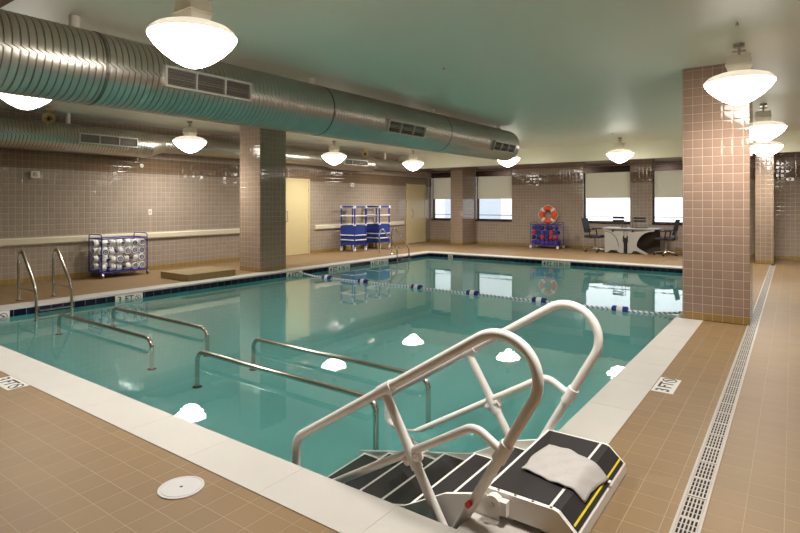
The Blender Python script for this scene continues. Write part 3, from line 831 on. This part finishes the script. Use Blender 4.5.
def dumbbell_bm(R=.068, L_=.13, g=.045):
    b_ = nbm()
    for s in (-1, 1):
        P_ = [(.0, s*(g-.002)), (R*.9, s*g), (R, s*(g+.01)), (R, s*(L_-.01)), (R*.9, s*L_), (R*.66, s*L_)]
        lathe(b_, P_, 16, axis='x', mi=0)
        lathe(b_, [(R*.66, s*L_), (R*.40, s*(L_+.002))], 16, axis='x', mi=1); lathe(b_, [(R*.40, s*(L_+.002)), (R*.22, s*(L_+.001))], 16, axis='x', mi=0); lathe(b_, [(R*.22, s*(L_+.001)), (R*.20, s*(L_-.012)), (0, s*(L_-.012))], 12, axis='x', mi=1)
    lathe(b_, [(.016, -g), (.016, g)], 10, axis='x', mi=1)
    return b_
def fill_cart(base, cx, cy, nx_axis, cols, rows, cell, depth_dir, front, group, chooser):
    """heap dumbbells on a grid; some lie end-on to the room, some lie sideways over two cells"""
    first = {}
    def put(loc, rot):
        key, mats, lab, cat = chooser(loc)
        if key not in first:
            o = obj('foam_dumbbell', dumbbell_bm(), mats, None, True); first[key] = o
        else:
            o = first[key].copy(); COL.objects.link(o)
        o.location = loc; o.rotation_euler = rot
        tag(o, lab, cat, group+' '+key)
        return o
    for r in range(rows):
        c = 0; z = base+.080+r*.150
        while c < cols:
            side = (c+1 < cols) and random.random() < (.42 if nx_axis == 'y' else .25)
            u = (c+ (1 if side else .5))*cell - cols*cell/2
            jit = lambda a: random.uniform(-a, a)
            if nx_axis == 'y':    # row runs along y, room side is +x
                if side: put((front-.085+jit(.01), cy+u, z+jit(.006)), (jit(.05), jit(.04), PI/2+jit(.05)))
                else: put((front-.15+jit(.012), cy+u, z+jit(.006)), (jit(3), jit(.05), jit(.06)))
            else:                 # row runs along x, room side is -y
                if side: put((cx+u, front+.085+jit(.006), z), (0, 0, jit(.015)))
                else: put((cx+u, front+.15+jit(.012), z+jit(.004)), (jit(3), 0, PI/2+jit(.015)))
            c += 2 if side else 1
    return put

wire_cart('purple-blue wire cart full of white foam dumbbells against the left wall', (-10.70, 5.385, 0), .5, .88, .80, 'brushed', 'y')
def ch_white(loc): return ('white', [M['foamwhite'], M['foamblue']], 'white foam water dumbbell with blue end ring heaped in the cart by the left wall', 'dumbbell')
put = fill_cart(.112, -10.70, 5.385, 'y', 6, 4, .1415, -1, -10.465, 'dumbbells in the left cart', ch_white)
for r in range(4):   # the rear row seen through the cart's near end
    for c in range(2): put((-10.872, 5.108+c*.287, .192+r*.150), (0, 0, PI/2))
wire_cart('purple-blue wire cart of red and blue dumbbells against the far wall under the life ring', (-6.35, 16.76, 0), .88, .55, .80, 'white', 'x')
def ch_col(loc):
    z = loc[2]
    if z < .26: k = 'purple'
    else: k = random.choice(['blue', 'red', 'blue', 'red', 'purple'])
    mm = {'purple': [M['foampurple'], M['foamblue']], 'blue': [M['foamblue'], M['foamblue']], 'red': [M['foamred'], M['foamred']]}[k]
    return (k, mm, k+' foam dumbbell heaped in the cart under the life ring', 'dumbbell')
fill_cart(.112, -6.35, 16.76, 'x', 6, 4, .1415, 1, 16.50, 'dumbbells in the far cart', ch_col)

# life ring
t = thing('life_ring', 'orange and white life ring hung on the far wall above the red and blue cart', 'life ring', (-6.44, YF-.095, 1.045))
def torus(b_, R, r, a0, a1, n, seg=14, mi=0):
    Rg = []
    for k in range(n+1):
        a = a0+(a1-a0)*k/n
        Rg.append([b_.verts.new(((R+r*math.cos(q))*math.cos(a), r*math.sin(q)*.8, (R+r*math.cos(q))*math.sin(a))) for q in [2*PI*j/seg for j in range(seg)]])
    for A, B in zip(Rg, Rg[1:]):
        for j in range(seg):
            f = b_.faces.new((A[j], A[(j+1) % seg], B[(j+1) % seg], B[j])); f.material_index = mi
    return b_
obj('ring_body', torus(nbm(), .215, .078, 0, 2*PI-1e-4, 48), M['orange'], t, True)
for k in range(4):
    a = PI/4+k*PI/2; obj('white_band', torus(nbm(), .215, .081, a-.17, a+.17, 5), M['foamwhite'], t, True)
b_ = nbm(); pts = []
for k in range(8):
    a = PI/4+k*PI/4; rr = .305 if k % 2 == 0 else .335
    pts.append((rr*math.cos(a), -.01, rr*math.sin(a)))
tube(b_, pts, .010, 8, closed=True); obj('grab_rope', b_, M['rope'], t, True)
b_ = nbm(); cyl(b_, (0, .0935, .10), (0, -.0, .10), .01, 8); obj('wall_hook', b_, M['brushed'], t)

# ------------------------------------------------------------------ blue pool carts
def pool_cart(label, x0, y0):
    t = thing('pool_cart', label, 'cart', (x0, y0, 0), 'blue tube carts by the left wall')
    w, d, zt, zb = .52, .50, 1.32, .13
    P4 = [(0, 0), (-w, 0), (-w, d), (0, d)]
    b_ = nbm()
    for x, y in P4: cyl(b_, (x, y, zb), (x, y, zt), .022, 10)
    for i in range(4):
        a, c = P4[i], P4[(i+1) % 4]
        for z in (zt,): cyl(b_, (*a, z), (*c, z), .022, 10)
    obj('tube_frame', b_, M['bluepvc'], t, True)
    b_ = nbm()
    for x, y in P4: box(b_, x-.032, x+.032, y-.032, y+.032, zt-.05, zt+.03, bev=.006)
    for x, y in P4: box(b_, x-.028, x+.028, y-.028, y+.028, .76, .80)
    obj('corner_joints', b_, M['foamwhite'], t)
    for z, r in ((1.05, .018), (.48, .016), (.34, .016)):
        b_ = nbm()
        for i in range(4):
            a, c = P4[i], P4[(i+1) % 4]; k = 1.0
            ox = .026 if (i in (1, 3)) else 0
            A = Vector((*a, z)); C = Vector((*c, z))
            if i == 0: A.y -= .024; C.y -= .024
            if i == 2: A.y += .024; C.y += .024
            if i == 1: A.x -= .024; C.x -= .024
            if i == 3: A.x += .024; C.x += .024
            cyl(b_, A, C, r, 8)
        obj('white_bar', b_, M['foamwhite'], t, True)
    b_ = nbm()
    box(b_, -w, 0, -.004, .004, .2, .77); box(b_, -w, 0, d-.004, d+.004, .2, .77); box(b_, -w-.004, -w+.004, 0, d, .2, .77); box(b_, -.004, .004, 0, d, .2, .77); box(b_, -w, 0, 0, d, .195, .203)
    obj('mesh_bin', b_, M['bluemesh'], t)
    for x, y in P4:
        b_ = nbm(); lathe(b_, [(0, -.018), (.042, -.018), (.045, 0), (.042, .018), (0, .018)], 14, (x, y, .046), 'y'); box(b_, x-.03, x+.03, y-.028, y-.019, .04, .13); box(b_, x-.03, x+.03, y-.028, y+.028, .1, .14)
        obj('caster', b_, M['foamwhite'], t, True)
pool_cart('tall blue tube cart with mesh bin by the left wall, nearer of the two', -10.36, 12.06)
pool_cart('tall blue tube cart with mesh bin by the left wall, farther and behind the ladder', -10.40, 13.28)

# ------------------------------------------------------------------ desk group
t = thing('office_desk', 'pale grey curved workstation desk in front of the far windows', 'desk', (-3.8, 16.0, 0))
def T(b_):
    bmesh.ops.translate(b_, vec=(3.8, -16.0, 0), verts=b_.verts[:]); return b_
b_ = nbm(); prism(b_, [(-4.43, 16.05), (-4.1, 15.99), (-3.5, 15.99), (-3.2, 16.02), (-2.98, 16.12), (-2.98, 16.8), (-4.43, 16.8)], 'z', .70, .725); obj('worktop', T(b_), M['deskgrey'], t)
b_ = nbm(); prism(b_, [(-4.38, .02), (-4.30, .02), (-4.22, .09), (-4.05, .09), (-3.98, .02), (-3.86, .02), (-3.86, .695), (-4.38, .695)], 'y', 16.06, 16.09); obj('end_panel', T(b_), M['desk'], t)
b_ = nbm(); arc = []
for k in range(13):
    a = -PI/2+PI*.5*k/12; arc.append((-4.33+.33*math.cos(a*1.0+0), 16.055, .18+.42*(math.sin(a)+1)))
arc = [(-4.36+.36*math.sin(q), 16.056, .20+.42*math.cos(q)) for q in [PI/2*k/12 for k in range(13)]]
tube(b_, arc, .006, 6); obj('arc_trim', T(b_), M['deskdark'], t)
pan = [(-3.76, .02), (-3.66, .02), (-3.60, .09), (-3.52, .09), (-3.28, .0), (-3.22, .03), (-3.46, .16)]
for k in range(13):
    q = PI/2*k/12; pan.append((-3.10-.42*math.cos(q), .22+.42*math.sin(q)))
pan += [(-3.06, .66), (-3.06, .695), (-3.76, .695)]
b_ = nbm(); prism(b_, pan, 'y', 16.06, 16.09); obj('end_panel', T(b_), M['desk'], t)
b_ = nbm(); box(b_, -3.83, -3.79, 16.05, 16.5, .0, .45); box(b_, -3.875, -3.845, 16.035, 16.055, .33, .50); box(b_, -3.775, -3.745, 16.035, 16.055, .33, .50); box(b_, -3.845, -3.775, 16.035, 16.055, .33, .37); obj('centre_bracket', T(b_), M['blk'], t)
obj('spine_panel', T(bx(-3.84, -3.78, 16.06, 16.09, .45, .695)), M['desk'], t)
obj('modesty_panel', T(bx(-3.74, -3.0, 16.5, 16.53, .02, .695)), M['deskdark'], t)
obj('modesty_panel', T(bx(-4.40, -3.88, 16.5, 16.53, .02, .695)), M['deskdark'], t)
for x in (-4.15, -3.62): obj('cable_cap', T(bx(x-.025, x+.025, 16.04, 16.059, .62, .66)), M['blk'], t)
for xa, lb in ((-4.07, 'black two-bar rail on thin posts at the back of the desk, left one'), (-3.50, 'black two-bar rail on thin posts at the back of the desk, right one')):
    q = thing('desk_rail', lb, 'desk rail', (xa, 16.35, .7255))
    for z in (.17, .25):
        b_ = nbm(); box(b_, -.16, .16, -.012, .012, z, z+.05, bev=.004); obj('bar', b_, M['blk'], q)
    s = 1 if xa < -3.8 else -1
    for k in (0, 1):
        b_ = nbm(); xx = s*(.10+.09*k); cyl(b_, (xx, .02, 0), (xx, .02, .32), .007, 8); obj('post', b_, M['blk'], q)
    obj('post_base', bx(min(s*.06, s*.23), max(s*.06, s*.23), -.05, .06, 0, .012), M['blk'], q)
kb = thing('keyboard', 'small black keyboard lying on the right half of the desk top', 'keyboard', (-3.42, 16.15, .7255))
obj('keyboard_body', bx(-.16, .16, -.055, .055, 0, .02, bev=.004), M['blk'], kb)

def office_chair(label, loc, rz):
    t = thing('office_chair', label, 'chair', loc, 'office chairs at the desk', rz)
    # faces +x
    b_ = bx(-.23, .24, -.24, .24, .42, .49, bev=.03); obj('seat', b_, M['charcoal'], t, True)
    b_ = nbm(); prism(b_, [(-.22, .56), (-.31, .98), (-.28, .985), (-.185, .56)], 'y', -.22, .22); bmesh.ops.bevel(b_, geom=b_.edges[:], offset=.01, segments=2, affect='EDGES'); obj('backrest', b_, M['charcoal'], t, True)
    b_ = nbm(); tube(b_, fillet([(-.05, 0, .40), (-.26, 0, .42), (-.235, 0, .66)], .06, 5), .02, 8); obj('back_support', b_, M['brushed'], t, True)
    for s in (-1, 1):
        b_ = nbm(); tube(b_, fillet([(-.02, s*.2, .43), (-.02, s*.28, .43), (-.06, s*.28, .66)], .04, 5), .018, 8); box(b_, -.17, .1, s*.28-.035, s*.28+.035, .655, .685); obj('armrest', b_, M['blk'], t, True)
    b_ = nbm(); cyl(b_, (0, 0, .10), (0, 0, .42), .025, 12); cyl(b_, (0, 0, .08), (0, 0, .16), .04, 12); obj('gas_post', b_, M['brushed'], t, True)
    for k in range(5):
        a = 2*PI*k/5+.3; b_ = nbm(); tube(b_, [(0, 0, .12), (.29*math.cos(a), .29*math.sin(a), .075)], .02, 8); lg = obj('leg', b_, M['steel'], t, True)
        b_ = nbm(); lathe(b_, [(0, -.025), (.025, -.025), (.028, 0), (.025, .025), (0, .025)], 12, (.29*math.cos(a), .29*math.sin(a), .0285), 'x'); cyl(b_, (.29*math.cos(a), .29*math.sin(a), .03), (.29*math.cos(a), .29*math.sin(a), .08), .008, 6); obj('caster', b_, M['blk'], lg, True)
    return t
office_chair('black office chair at the left end of the desk', (-4.71, 16.22, 0), -.08)
office_chair('black office chair at the right end of the desk', (-2.80, 16.22, 0), PI-.05)

# ------------------------------------------------------------------ world, camera, view
w = bpy.data.worlds.new('World'); SC.world = w; w.use_nodes = True
w.node_tree.nodes['Background'].inputs[0].default_value = (.90, .95, 1, 1)
w.node_tree.nodes['Background'].inputs[1].default_value = 2.0
cd = bpy.data.cameras.new('Camera'); cam = bpy.data.objects.new('Camera', cd); COL.objects.link(cam)
cd.sensor_width = 36; cd.lens = 543/800*36; cd.shift_y = -(266.5-204)/800
cd.clip_start = .05
cam.location = (0, 0, 1.4); cam.rotation_euler = (PI/2, 0, math.atan(393/543))
SC.camera = cam
SC.view_settings.view_transform = 'Standard'; SC.view_settings.look = 'None'
SC.view_settings.exposure = .2; SC.view_settings.gamma = 1
SC.view_settings.use_curve_mapping = False
cy = SC.cycles
cy.use_denoising = True
cy.max_bounces = 12; cy.diffuse_bounces = 5; cy.glossy_bounces = 5; cy.transmission_bounces = 8; cy.transparent_max_bounces = 12
cy.sample_clamp_indirect = 30; cy.caustics_reflective = True; cy.caustics_refractive = True; cy.blur_glossy = .3
